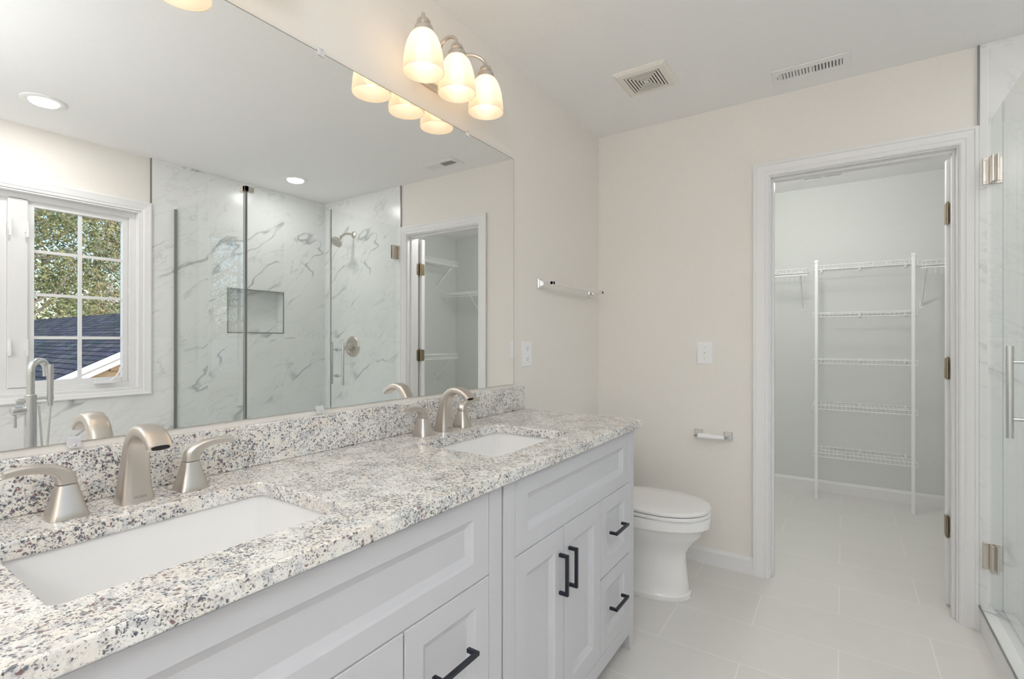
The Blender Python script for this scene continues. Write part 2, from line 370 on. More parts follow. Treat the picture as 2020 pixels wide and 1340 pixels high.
structure('wall_window_side', B((X0, wx0, WW, WW-WD, 0, H), (wx0, wx1, WW, WW-WD, wz1, H), (wx0, wx1, WW, WW-WD, 0, wz0),
          (wx1, 1.938, WW, WW-WD, 0, H), (1.938, 2.414, WW, WW-WD, 0, 1.25), (1.938, 2.414, WW, WW-WD, 1.612, H), (1.938, 2.414, WW-.1, WW-WD, 1.25, 1.612),
          (2.414, L+TW, WW, WW-WD, 0, H)), 'wall')
structure('wall_closet_far', B((CX, CX+.1, .1, CY1-.1, 0, H)), 'closet')
structure('wall_closet_left', B((L+TW, CX, 0, .1, 0, H)), 'closet')
structure('wall_closet_right', B((L+TW, CX, CY1, CY1-.1, 0, H)), 'closet')
structure('wall_closet_front', B((L+TW, L+TW+.006, 0, OY0+.004, 0, H), (L+TW, L+TW+.006, OY0-.05, OY1-.0, OZ+.05, H), (L+TW, L+TW+.006, OY1-.05, CY1, 0, H)), 'closet')
# marble wall tile
tt = .010
structure('wall_tile_window_side', B((1.4445, 1.938, WW, WW+tt, 0, H), (2.414, L-tt, WW, WW+tt, 0, H), (1.938, 2.414, WW, WW+tt, 0, 1.25), (1.938, 2.414, WW, WW+tt, 1.612, H),
          (X0, 1.4445, WW, WW+tt, 0, .837)), 'tile_win')
structure('wall_tile_door_side', B((L-tt, L, CBy-.002, WW, 0, H)), 'tile_door')
structure('wall_niche_lining', B((1.938, 2.414, WW-.092, WW-.1, 1.25, 1.612), (1.938, 1.945, WW+tt, WW-.092, 1.25, 1.612), (2.407, 2.414, WW+tt, WW-.092, 1.25, 1.612),
          (1.945, 2.407, WW+tt, WW-.092, 1.25, 1.257), (1.945, 2.407, WW+tt, WW-.092, 1.605, 1.612)), 'tile_win')
structure('trim_1', B((1.4395, 1.4455, WW, WW+tt+.002, 2.131, H)), 'darkmetal')
structure('trim_2', B((L-tt-.002, L, CBy+.002, CBy-.004, CZ+.001, H)), 'darkmetal')
e = .008
structure('trim_3', B((1.945, 1.945+e, WW+tt-.001, WW+tt+.003, 1.257, 1.605), (2.407-e, 2.407, WW+tt-.001, WW+tt+.003, 1.257, 1.605),
          (1.945, 2.407, WW+tt-.001, WW+tt+.003, 1.257, 1.257+e), (1.945, 2.407, WW+tt-.001, WW+tt+.003, 1.605-e, 1.605)), 'darkmetal')
# baseboards
def baseboard(name, runs):
    bm = bmesh.new()
    for ax, a, b_, w, d in runs:          # ax along, wall plane w, direction d into the room
        prof = [(w, 0), (w+d*.014, 0), (w+d*.014, .070), (w+d*.009, .080), (w+d*.006, .088), (w, .088)]
        prism(bm, prof, ax, a, b_)
    return structure(name, bm, 'trim')
baseboard('baseboard_door_side', [('y', -.001, CAy, L, -1)])
baseboard('baseboard_mirror_side', [('x', 1.93, L-.014, 0, -1)])
baseboard('baseboard_closet_far', [('y', 0, CY1, CX, -1)])
baseboard('baseboard_closet_right', [('x', L+TW+.01, CX-.014, CY1, 1)])
baseboard('baseboard_closet_left', [('x', L+TW+.01, CX-.014, 0, -1)])
# doorway to the closet
d1 = thing('door_1', (L, (OY0+OY1)/2, 0), kind='structure')
def casing_bm(xw, d, ya, yb, za, zo, yai, ybi, zi):
    """mitred casing, profile stepped from outside to inside"""
    bm = bmesh.new()
    prof = [(0, 0), (0, .018), (.18, .0185), (.22, .015), (.62, .0135), (.70, .0105), (.78, .012), (.90, .012), (1, .008), (1, 0)]
    def ring(fn): return [fn(s, t) for s, t in prof]
    r = [ring(lambda s, t: (xw+d*t, ya+(yai-ya)*s, 0)), ring(lambda s, t: (xw+d*t, ya+(yai-ya)*s, zo+(zi-zo)*s)),
         ring(lambda s, t: (xw+d*t, yb+(ybi-yb)*s, zo+(zi-zo)*s)), ring(lambda s, t: (xw+d*t, yb+(ybi-yb)*s, 0))]
    loft(bm, r); return bm
obj('casing', casing_bm(L, -1, CAy, CBy, 0, CZ, OY0, OY1, OZ), 'trim', d1)
obj('casing', casing_bm(L+TW+.006, 1, CAy, CBy, 0, CZ, OY0, OY1, OZ), 'trim', d1)
j = .006
obj('jamb', B((L-.001, L+TW+.007, OY0, OY0-j, 0, OZ), (L-.001, L+TW+.007, OY1, OY1+j, 0, OZ), (L-.001, L+TW+.007, OY0-j, OY1+j, OZ-j, OZ),
    (L+.035, L+.07, OY0-j, OY0-j-.011, 0, OZ-j), (L+.035, L+.07, OY1+j, OY1+j+.011, 0, OZ-j), (L+.035, L+.07, OY0-j-.011, OY1+j+.011, OZ-j-.011, OZ-j)), 'trim', d1, bev=.001, seg=1)
dl = obj('door_leaf', B((L+TW+.032, L+TW+.067, OY1+.022, OY1-.69, .012, OZ-.012)), 'door', d1, bev=.002)
hinge0 = None
for z in (1.78, 1.08, .366):
    bm = bmesh.new(); yh = OY1+j
    hx = L+TW+.020
    prism(bm, [(hx-.030+.006, z-.046), (hx, z-.046), (hx, z+.046), (hx-.030+.006, z+.046), (hx-.030, z+.040), (hx-.030, z-.040)], 'y', yh+.001, yh+.0035)
    yd = OY1+.0225
    prism(bm, [(hx, z-.046), (hx+.034, z-.046), (hx+.040, z-.040), (hx+.040, z+.040), (hx+.034, z+.046), (hx, z+.046)], 'y', yd, yd+.0025)
    for a in range(5): lathe(bm, [(.006, z-.047+a*.019), (.006, z-.047+a*.019+.0178)], (hx, yh+.012, 0), n=12)
    lathe(bm, [(.0045, z-.05), (.0045, z+.052)], (hx, yh+.012, 0), n=10)
    obj('hinge', bm, 'brass', d1, smooth=True, label='antique brass butt hinge')
# window
w1 = thing('window_1', (.80, WW, wz0), kind='structure')
def ring_frame(bm, x0, x1, z0, z1, w, ya, yb):
    box(bm, x0, x0+w, ya, yb, z0, z1); box(bm, x1-w, x1, ya, yb, z0, z1); box(bm, x0+w, x1-w, ya, yb, z0, z0+w); box(bm, x0+w, x1-w, ya, yb, z1-w, z1)
bm = bmesh.new()
cx0, cx1, cz0, cz1 = 1.6-1.4445, 1.4445, .837, 2.130
pr = [(0, 0), (0, .020), (.14, .024), (.30, .021), (.72, .016), (.80, .012), (1, .011), (1, 0)]
ix0, ix1, iz0, iz1 = wx0, wx1, .880, wz1
rings = []
for (ox, oz, nx, nz) in ((cx0, cz0, ix0, iz0), (cx1, cz0, ix1, iz0), (cx1, cz1, ix1, iz1), (cx0, cz1, ix0, iz1)):
    rings.append([(ox+(nx-ox)*s, WW+tt*.0+t+.002, oz+(nz-oz)*s) for s, t in pr])
loft(bm, rings, close=True)
obj('casing', bm, 'trim', w1)
bm = bmesh.new()
yw = WW-.075; G = 1.019
ring_frame(bm, wx0, wx1, iz0, wz1, .012, WW+.006, WW-.11)
ring_frame(bm, wx0+.012, wx1-.012, iz0+.012, wz1-.012, .034, WW-.045, WW-.11)
box(bm, .80-.042, .80+.042, WW-.045, WW-.11, iz0+.04, wz1-.04)
obj('window_frame', bm, 'trim', w1, bev=.0015, seg=1)
for s in (1, -1):
    def mx_(x): return x if s == 1 else 1.6-x
    a, b_ = sorted((mx_(.842), mx_(1.338)))
    bm = bmesh.new(); ring_frame(bm, a, b_, .926, 2.020, .032, WW-.062, WW-.098)
    sash = obj('sash', bm, 'trim', w1, bev=.002)
    gx0, gx1 = a+.032, b_-.032; gz0, gz1 = .958, 1.988
    gxm = (gx0+gx1)/2; bm = bmesh.new()
    box(bm, gxm-.009, gxm+.009, WW-.074, WW-.090, gz0, gz1)
    for k in range(1, 4):
        z = gz0+(gz1-gz0)*k/4; box(bm, gx0, gx1, WW-.0745, WW-.0895, z-.009, z+.009)
    obj('muntin', bm, 'trim', sash)
    obj('pane', B((gx0, gx1, WW-.080, WW-.084, gz0, gz1)), 'pane', sash)
    for z in (1.86, 1.17):
        lx = mx_(.836); bm = B((lx-.008, lx+.008, WW-.045, WW-.036, z-.03, z+.035), (lx-.005, lx+.005, WW-.036, WW-.018, z-.06, z+.0))
        obj('sash_lock', bm, 'plastic', w1, bev=.002)
    hx = mx_(1.205); bm = B((hx-.055, hx+.045, WW-.045, WW-.012, iz0+.045, iz0+.062)); tube(bm, [(hx+.03, WW-.02, iz0+.062), (hx+.055, WW-.012, iz0+.09), (hx+.075, WW-.015, iz0+.125), (hx+.08, WW-.025, iz0+.14)], [.006, .005, .005, .007])
    obj('crank', bm, 'plastic', w1, smooth=True)

# ------------------------------------------------------------------ shower enclosure
yg, xs_, zg = -1.7570, 1.5911, 2.121
xp, xd = 2.178, 2.187
bm = B((1.535, L-tt, CBy, -1.822, 0, .0975), (1.535, 1.645, -1.822, WW+tt, 0, .0975))
obj('shower_curb', bm, 'curb', kind='structure')
structure('trim_4', B((1.535, L-tt, CBy+.002, CBy-.004, .0965, .1025)), 'darkmetal')
structure('floor_shower_pan', B((1.645, L-tt, -1.822, WW+tt, 0, .02)), 'curb')
fp = thing('shower_glass_panel', (1.9, yg, .1), 'fixed clear glass front panel of the shower with metal corner clamp', 'shower screen')
obj('glass_pane', B((xs_, xp, yg-.005, yg+.005, .1, zg)), 'glass', fp)
obj('corner_clamp', B((xs_-.012, xs_+.045, yg-.012, yg+.012, zg-.024, zg+.008), (xs_-.012, xs_+.012, yg-.045, yg+.012, zg-.024, zg+.008)), 'nickel', fp, bev=.0015)
obj('edge_seal', B((xp-.003, xp+.006, yg-.006, yg+.006, .11, zg-.004)), 'clip', fp)
rp = thing('shower_return_panel', (xs_, -2.2, .1), 'clear glass side panel of the shower reaching back to the window wall', 'shower screen')
obj('glass_pane', B((xs_-.005, xs_+.005, yg-.007, WW+tt, .1, zg)), 'glass', rp)
obj('wall_channel', B((xs_-.009, xs_+.009, WW+tt, WW+tt+.012, .1, zg)), 'darkmetal', rp)
obj('edge_strip', B((xs_-.007, xs_-.005, yg-.014, yg-.003, .1, zg-.025), (xs_-.007, xs_+.007, yg+.005, yg+.0065, .1, zg-.025)), 'darkmetal', rp)
sdr = thing('shower_door', (2.5, yg, .11), 'hinged clear glass shower door with long tubular pull handle', 'shower door')
obj('glass_pane', B((xd, L-tt-.006, yg-.005, yg+.005, .112, zg)), 'glass', sdr)
obj('edge_seal', B((xd-.001, xd+.002, yg-.005, yg+.005, .112, zg)), 'medge', sdr)
for z in (1.909, .313):
    bm = B((L-tt-.006, L-tt, yg-.030, yg+.030, z-.055, z+.055))
    box(bm, L-tt-.056, L-tt-.012, yg+.005, yg+.011, z-.055, z+.055); box(bm, L-tt-.056, L-tt-.012, yg-.011, yg-.005, z-.055, z+.055)
    box(bm, L-tt-.016, L-tt-.004, yg-.007, yg+.007, z-.045, z+.045)
    for q in (-.022, .022):
        for zz in (-.046, .046): lathe(bm, [(.0045, L-tt-.0075), (.0045, L-tt-.005)], (0, yg+q, z+zz), 'x', 10)
    obj('hinge', bm, 'nickel', sdr, bev=.001, seg=1)
bm = bmesh.new()
for s in (1, -1):
    lathe(bm, [(.0095, .888), (.0095, 1.188)], (2.243, yg+s*.062, 0), n=20)
for z in (.950, 1.136):
    lathe(bm, [(.006, -.062), (.006, .062)], (2.243, yg, z), 'y', 14)
    lathe(bm, [(.0115, .005), (.0115, .013)], (2.243, yg, z), 'y', 18); lathe(bm, [(.0115, -.013), (.0115, -.005)], (2.243, yg, z), 'y', 18)
obj('pull_handle', bm, 'steel', sdr, smooth=True)
# shower head, valve
sh = thing('showerhead', (L-tt, -2.285, 2.10), 'brushed nickel shower head on a curved arm above the shower valve', 'shower head')
bm = bmesh.new(); lathe(bm, [(.030, L-tt), (.029, L-tt-.006), (.018, L-tt-.013), (.010, L-tt-.016)], (0, -2.285, 2.113), 'x', 24)
obj('flange', bm, 'nickel', sh, smooth=True)
bm = bmesh.new(); pts = [(L-tt-.01, -2.285, 2.113), (L-tt-.05, -2.285, 2.113), (L-tt-.085, -2.288, 2.107), (L-tt-.11, -2.292, 2.090), (L-tt-.13, -2.296, 2.070)]
tube(bm, pts, .0095, 14); obj('arm', bm, 'nickel', sh, smooth=True)
bm = bmesh.new(); lathe(bm, [(.010, .02), (.016, .012), (.016, 0), (.012, -.006), (.028, -.022), (.047, -.034), (.051, -.042), (.051, -.054), (.046, -.058)], (0, 0, 0), 'z', 28)
bmesh.ops.rotate(bm, verts=bm.verts, cent=(0, 0, 0), matrix=Matrix.Rotation(math.radians(42), 3, 'Y')); bmesh.ops.translate(bm, verts=bm.verts, vec=(L-tt-.138, -2.297, 2.060))
obj('spray_head', bm, 'nickel', sh, smooth=True)
sv = thing('shower_valve', (L-tt, -2.296, 1.147), 'round nickel shower valve with lever on the marble tile', 'shower valve')
bm = bmesh.new(); lathe(bm, [(.090, L-tt), (.090, L-tt-.004), (.082, L-tt-.012), (.060, L-tt-.014), (.056, L-tt-.008)], (0, -2.296, 1.147), 'x', 40)
obj('escutcheon', bm, 'nickel', sv, smooth=True)
bm = bmesh.new(); lathe(bm, [(.032, L-tt-.005), (.030, L-tt-.04), (.024, L-tt-.055), (.010, L-tt-.058)], (0, -2.296, 1.147), 'x', 28)
tube(bm, [(L-tt-.045, -2.296, 1.150), (L-tt-.055, -2.325, 1.142), (L-tt-.055, -2.352, 1.118), (L-tt-.05, -2.366, 1.085), (L-tt-.048, -2.368, 1.07)], [.016, .014, .012, .010, .009], 14)
obj('lever', bm, 'nickel', sv, smooth=True)

# ------------------------------------------------------------------ tub filler standing by the window
tx, ty = .653, -1.80
tf = thing('tub_filler', (tx, ty, 0), 'floor-standing nickel tub filler with hand shower in front of the window', 'tub filler')
bm = bmesh.new(); lathe(bm, [(.055, 0), (.055, .008), (.022, .012), (.0215, .955), (.019, .958)], (tx, ty, 0), n=28)
obj('column', bm, 'steel', tf, smooth=True)
bm = bmesh.new(); pts = [(tx, ty, .95), (tx, ty, 1.06)]+arc((0, 1.06), .048, PI, 0.0, 14, lambda a, b_: (tx+(a+.048)*.68, ty-(a+.048)*.50, b_))+[(tx+.0655, ty-.048, 1.035)]
tube(bm, pts, .0145, 18); obj('spout', bm, 'steel', tf, smooth=True)
bm = bmesh.new(); lathe(bm, [(.016, tx-.062), (.019, tx-.060), (.019, tx-.025), (.016, tx-.020), (.016, tx)], (0, ty, .888), 'x', 22)
obj('valve_body', bm, 'steel', tf, smooth=True)
bm = bmesh.new(); lathe(bm, [(.006, .815), (.006, .875)], (tx-.050, ty, 0), n=12); obj('lever', bm, 'steel', tf, smooth=True)
bm = bmesh.new(); lathe(bm, [(.007, tx-.038), (.007, tx+.068)], (0, ty, .938), 'x', 14); lathe(bm, [(.013, .928), (.013, .948)], (tx+.066, ty, 0), n=16)
lathe(bm, [(.010, tx-.046), (.010, tx-.02)], (0, ty, .93), 'x', 14)
obj('hand_shower_bracket', bm, 'steel', tf, smooth=True)
bm = bmesh.new(); lathe(bm, [(.009, .90), (.0115, .935), (.0125, 1.02), (.0125, 1.088), (.010, 1.090)], (tx+.066, ty, 0), n=18)
obj('hand_shower', bm, 'steel', tf, smooth=True)
bm = bmesh.new(); pts = []
for i in range(25):
    t = i/24; x = tx+.066+(-.040)*t; z = .905-.62*math.sin(PI*t)-.0*t; pts.append((x-.012*math.sin(2*PI*t), ty+.01, z))
tube(bm, pts, .0035, 8); obj('hose', bm, 'steel', tf, smooth=True)

# ------------------------------------------------------------------ vanity cabinets
YF = -.556
def panel(bm, x0, x1, z0, z1, st=.055, rl=.052, bv=.018, dp=.012, th=.02, yf=YF):
    def R(dx, dz, y): return [(x0+dx, y, z0+dz), (x1-dx, y, z0+dz), (x1-dx, y, z1-dz), (x0+dx, y, z1-dz)]
    rs = [R(0, 0, yf+th), R(0, 0, yf), R(st, rl, yf), R(st+.002, rl+.002, yf+.004), R(st+bv, rl+bv, yf+dp)]
    loft(bm, rs)
def pull(cx, cz, vert, parent, ln=.119, so=.030, t=.0095):
    y1 = YF-so
    if vert: bm = B((cx-t/2, cx+t/2, y1, y1+t, cz-ln/2, cz+ln/2), (cx-t/2, cx+t/2, y1+t, YF, cz-ln/2, cz-ln/2+t), (cx-t/2, cx+t/2, y1+t, YF, cz+ln/2-t, cz+ln/2))
    else: bm = B((cx-ln/2, cx+ln/2, y1, y1+t, cz-t/2, cz+t/2), (cx-ln/2, cx-ln/2+t, y1+t, YF, cz-t/2, cz+t/2), (cx+ln/2-t, cx+ln/2, y1+t, YF, cz-t/2, cz+t/2))
    return obj('handle', bm, 'black', parent, bev=.0008, seg=1, label='matte black square bar handle')
ux0, ux1 = .994, 1.896
vc = thing('vanity_cabinet', ((ux0+ux1)/2, -.28, 0), 'white vanity cabinet under the far sink, next to the toilet', 'vanity cabinet', 'white vanity cabinets')
zt = .8583
bm = B((ux0, ux0+.018, -.005, YF+.02, .075, zt), (ux1-.018, ux1, -.005, YF+.02, .075, zt), (ux0+.018, ux1-.018, -.005, -.012, .075, zt), (ux0+.018, ux1-.018, -.012, YF+.02, .10, .115))
obj('carcass', bm, 'vanity', vc)
fl, fr_ = ux0+.0505, ux1-.0505
bm = B((ux0, fl, YF, YF+.02, .12, zt), (fr_, ux1, YF, YF+.02, .12, zt), (fl, fr_, YF, YF+.02, .850, zt), (fl, fr_, YF, YF+.02, .068, .122),
       (fl, fr_, YF+.004, YF+.02, .6465, .659))
obj('face_frame', bm, 'vanity', vc, bev=.0012, seg=1)
for (xa, xb, inn) in ((ux0, ux0+.0505, 1), (ux1-.0505, ux1, -1)):
    for (ya, yb) in ((YF, YF+.045), (-.05, -.005)):
        bm = bmesh.new()
        a0, a1 = (xa, xb); i0, i1 = (xa, xb-.014) if inn == 1 else (xa+.014, xb)
        loft(bm, [[(i0, ya, 0), (i1, ya, 0), (i1, yb, 0), (i0, yb, 0)], [(a0, ya, .075), (a1, ya, .075), (a1, yb, .075), (a0, yb, .075)], [(a0, ya, .12), (a1, ya, .12), (a1, yb, .12), (a0, yb, .12)]])
        obj('leg', bm, 'vanity', vc, bev=.001, seg=1)
g = .0019
sp_, dr_ = 1.309, 1.5745
bm = bmesh.new(); panel(bm, fl+g, fr_-g, .6585, .8495, st=.058, rl=.047); obj('false_front', bm, 'vanity', vc, bev=.0012, seg=1)
for a, b_, hx in ((fl+g, sp_-g, sp_-.030), (sp_+g, dr_-g, sp_+.030)):
    bm = bmesh.new(); panel(bm, a, b_, .1235, .6465+.008, st=.054, rl=.060); d = obj('door', bm, 'vanity', vc, bev=.0012, seg=1)
    pull(hx, .513+.012, True, d)
for za, zb in ((.3865, .6545), (.1235, .3830)):
    bm = bmesh.new(); panel(bm, dr_+g, fr_-g, za, zb, st=.050, rl=.052); d = obj('drawer', bm, 'vanity', vc, bev=.0012, seg=1)
    pull((dr_+fr_)/2, (za+zb)/2+.003, False, d)
dup(vc, (-.910, 0, 0), label='white vanity cabinet under the near sink, at the camera end', cat='vanity cabinet')
# ------------------------------------------------------------------ granite worktop
zc = .889; zb_ = .859
def rrect(x0, x1, y0, y1, r, n=6):
    out = []
    for cx_, cy_, a in ((x1-r, y1-r, 0), (x0+r, y1-r, 90), (x0+r, y0+r, 180), (x1-r, y0+r, 270)):
        for i in range(n+1):
            t = math.radians(a+90*i/n); out.append((cx_+r*math.cos(t), cy_+r*math.sin(t)))
    return out
bm = bmesh.new()
loops = [[(.070, -.576), (1.9382, -.576), (1.9382, -.001), (.070, -.001)], rrect(.185, .610, -.465, -.163, .018), rrect(1.090, 1.515, -.465, -.163, .018)]
es = []
for lp in loops:
    vs_ = [bm.verts.new((x, y, zc)) for x, y in lp]
    for i in range(len(vs_)): es.append(bm.edges.new((vs_[i], vs_[(i+1) % len(vs_)])))
bmesh.ops.triangle_fill(bm, use_beauty=True, use_dissolve=False, edges=es)
ex = bmesh.ops.extrude_face_region(bm, geom=bm.faces[:])
bmesh.ops.translate(bm, verts=[v for v in ex['geom'] if isinstance(v, bmesh.types.BMVert)], vec=(0, 0, zb_-zc))
obj('worktop', bm, 'granite', bev=.003, seg=2, label='speckled white granite double vanity worktop with two sink cutouts', cat='worktop')
obj('backsplash', B((.070, 1.9382, -.0205, -.0005, zc+.0005, .9917)), 'granite', bev=.0015, label='speckled granite backsplash strip standing along the wall below the mirror', cat='backsplash')
# sinks
sx0, sx1, sy0, sy1 = .178, .617, -.472, -.156
sk = thing('sink', (.3975, -.314, zb_-.17), 'white rectangular undermount sink with the nearer faucet', 'sink', 'undermount sinks')
bm = bmesh.new(); prof = [(-.012, 0, .02), (-.012, -.008, .02), (.004, -.13, .02), (.02, -.165, .03), (.09, -.172, .04), (.09, -.164, .04), (.045, -.155, .045), (.020, -.138, .035), (.008, -.09, .026), (.0, -.004, .022), (.0, 0, .022)]
rings = [[(x, y, zb_-.0005+dz) for x, y in rrect(sx0+i_, sx1-i_, sy0+i_*.9, sy1-i_*.9, r)] for i_, dz, r in prof]
loft(bm, rings, cap=False)
R1 = [bm.verts.new(v) for v in rings[5]]; bm.faces.new(R1); R1 = [bm.verts.new(v) for v in rings[4]]; bm.faces.new(R1)
R = rings[0]; R2 = rings[-1]
a_ = [bm.verts.new(v) for v in R]; b2 = [bm.verts.new(v) for v in R2]
for i in range(len(R)): bm.faces.new((a_[i], a_[(i+1) % len(R)], b2[(i+1) % len(R)], b2[i]))
bmesh.ops.remove_doubles(bm, verts=bm.verts, dist=1e-5)
obj('basin', bm, 'porc', sk, smooth=50)
bm = bmesh.new(); lathe(bm, [(.0, -.1645+zb_), (.018, zb_-.1638), (.022, zb_-.1625), (.024, zb_-.1640), (.024, zb_-.166)], (.3975, -.30, 0), n=24, cap=False)
obj('drain', bm, 'nickel', sk, smooth=True, label='round metal drain')
dup(sk, (.905, 0, 0), label='white rectangular undermount sink with the farther faucet')

# ------------------------------------------------------------------ faucets
def sect(cy_, cz, ang, hw, hd, cx_, n=28, e=2.7):
    """section in the plane spanned by X and direction (cos ang in -Y, sin ang in Z)"""
    out = []
    for a, b_ in sq(hw, hd, n, e): out.append((cx_+a, cy_-b_*math.cos(ang), cz+b_*math.sin(ang)))
    return out
def faucet(fx, fy):
    t = thing('faucet', (fx, fy, zc), 'brushed nickel widespread faucet with two levers at the near sink', 'faucet', 'brushed nickel faucets')
    bm = bmesh.new(); rings = []
    P0 = [  # y forward (positive = towards the room), z, tilt, half width, half depth
        (.000, .0000, 0, .0285, .0270), (.000, .004, 0, .0284, .0266), (.001, .020, 2, .0264, .0242), (.002, .040, 3, .0243, .0215), (.004, .062, 5, .0225, .0190), (.007, .084, 9, .0213, .0172),
        (.013, .106, 20, .0205, .0158), (.022, .1235, 38, .0202, .0145), (.036, .1370, 60, .0202, .0132), (.053, .1435, 81, .0202, .0122), (.072, .1440, 98, .0202, .0113), (.090, .1390, 114, .0203, .0104), (.106, .1300, 125, .0204, .0096), (.119, .1185, 133, .0205, .0090)]
    for yy, zz, an, hw, hd in P0:
        a = math.radians(an)
        # section normal follows the path: depth axis perpendicular to tangent
        rings.append([(fx+u, fy-(yy+v*math.cos(a)), zc+zz-v*math.sin(a)) for u, v in sq(hw, hd, 40, 4.2)])
    loft(bm, rings)
    s = obj('spout', bm, 'nickel', t, smooth=30)
    a = math.radians(133); bm = bmesh.new(); c_ = (.1192, .1183)
    loft(bm, [[(fx+u, fy-(c_[0]+v*math.cos(a)), zc+c_[1]-v*math.sin(a)) for u, v in sq(.015, .0052, 20, 2.4)], [(fx+u, fy-(c_[0]+.0008+v*math.cos(a)), zc+c_[1]-.0008-v*math.sin(a)) for u, v in sq(.015, .0052, 20, 2.4)]])
    obj('aerator', bm, 'dark', s)
    cu = bpy.data.curves.new('maker_lettering', 'FONT'); cu.body = 'MOEN'; cu.size = .0075; cu.align_x = 'CENTER'; cu.extrude = .0003; cu.materials.append(mt['darkmetal'])
    tmp = bpy.data.objects.new('maker_lettering', cu); me_ = bpy.data.meshes.new_from_object(tmp); bpy.data.objects.remove(tmp)
    lt = bpy.data.objects.new('maker_lettering', me_); C.collection.objects.link(lt); lt.parent = s
    lt.rotation_euler = (math.radians(83), 0, 0); lt.location = Vector((fx+.002, fy-.0262, zc+.010))-wloc(s)
    for sgn in (-1, 1):
        hx = fx+sgn*.1015; hy = fy+.0
        bm = bmesh.new(); rings = []
        for zz, h in ((0, .0288), (.001, .0290), (.012, .0260), (.028, .0218), (.045, .0174), (.058, .0143)):
            rings.append([(hx+u, hy+v, zc+zz) for u, v in sq(h, h, 40, 4.6)])
        loft(bm, rings); hd_ = obj('handle_base', bm, 'nickel', t, smooth=30)
        bm = bmesh.new(); rings = []
        Q = [(0, .0595, 90, .0138, .0138), (0.0005, .066, 86, .0136, .0138), (.003, .074, 66, .0130, .0132), (.010, .0815, 42, .0120, .0110), (.022, .0885, 22, .0108, .0090), (.038, .0930, 8, .0102, .0078), (.056, .0945, 0, .0100, .0072), (.070, .0940, -5, .0101, .0068), (.082, .0925, -8, .0104, .0066)]
        for xx, zz, an, hw, hd in Q:
            a = math.radians(an)
            rings.append([(hx+sgn*(xx-v*math.sin(a)), hy-xx*.10+u, zc+zz+v*math.cos(a)) for u, v in sq(hw, hd, 32, 4.6)])
        loft(bm, rings); obj('lever', bm, 'nickel', hd_, smooth=34)
    return t
f1 = faucet(.3975, -.088)
dup(f1, (.905, 0, 0), label='brushed nickel widespread faucet with two levers at the far sink')

# ------------------------------------------------------------------ mirror and clips
mm = thing('mirror', (1.0, 0, 1.0073), 'large frameless wall mirror above the vanity', 'mirror')
mx0, mx1, mz0, mz1 = .135, 1.8664, 1.0073, 2.0212
obj('mirror_glass', B((mx0, mx1, -.006, -.0035, mz0, mz1)), 'mirror', mm)
obj('mirror_edge', B((mx0-.0015, mx1+.0018, -.0034, -.0004, mz0+.0, mz1+.0018), (mx1, mx1+.0018, -.0058, -.0034, mz0, mz1+.0018), (mx0, mx1, -.0058, -.0034, mz1, mz1+.0018)), 'medge', mm)
def clip(x, top, label):
    t = thing('mirror_clip', (x, 0, mz1 if top else mz0), label, 'mirror clip', 'clear mirror clips')
    z = mz1 if top else mz0; s = 1 if top else -1
    bm = bmesh.new(); prism(bm, [(x-.010, z-s*.010), (x+.010, z-s*.010), (x+.011, z+s*.004), (x+.008, z+s*.012), (x-.008, z+s*.012), (x-.011, z+s*.004)], 'y', -.0064, -.0115)
    obj('clip_body', bm, 'clip', t, bev=.0015)
    bm = bmesh.new(); lathe(bm, [(.0032, -.0118), (.0032, -.0135), (.0015, -.0142)], (x, 0, z+s*.006), 'y', 12); obj('screw', bm, 'chrome', t, smooth=True)
    return t
clip(.870, True, 'clear plastic clip on the mirror top edge, left of the light fixture')
clip(1.530, True, 'clear plastic clip on the mirror top edge, right of the light fixture')
clip(.327, False, 'clear plastic clip under the mirror beside the near faucet')
clip(.869, False, 'clear plastic clip under the mirror midway between the two faucets')

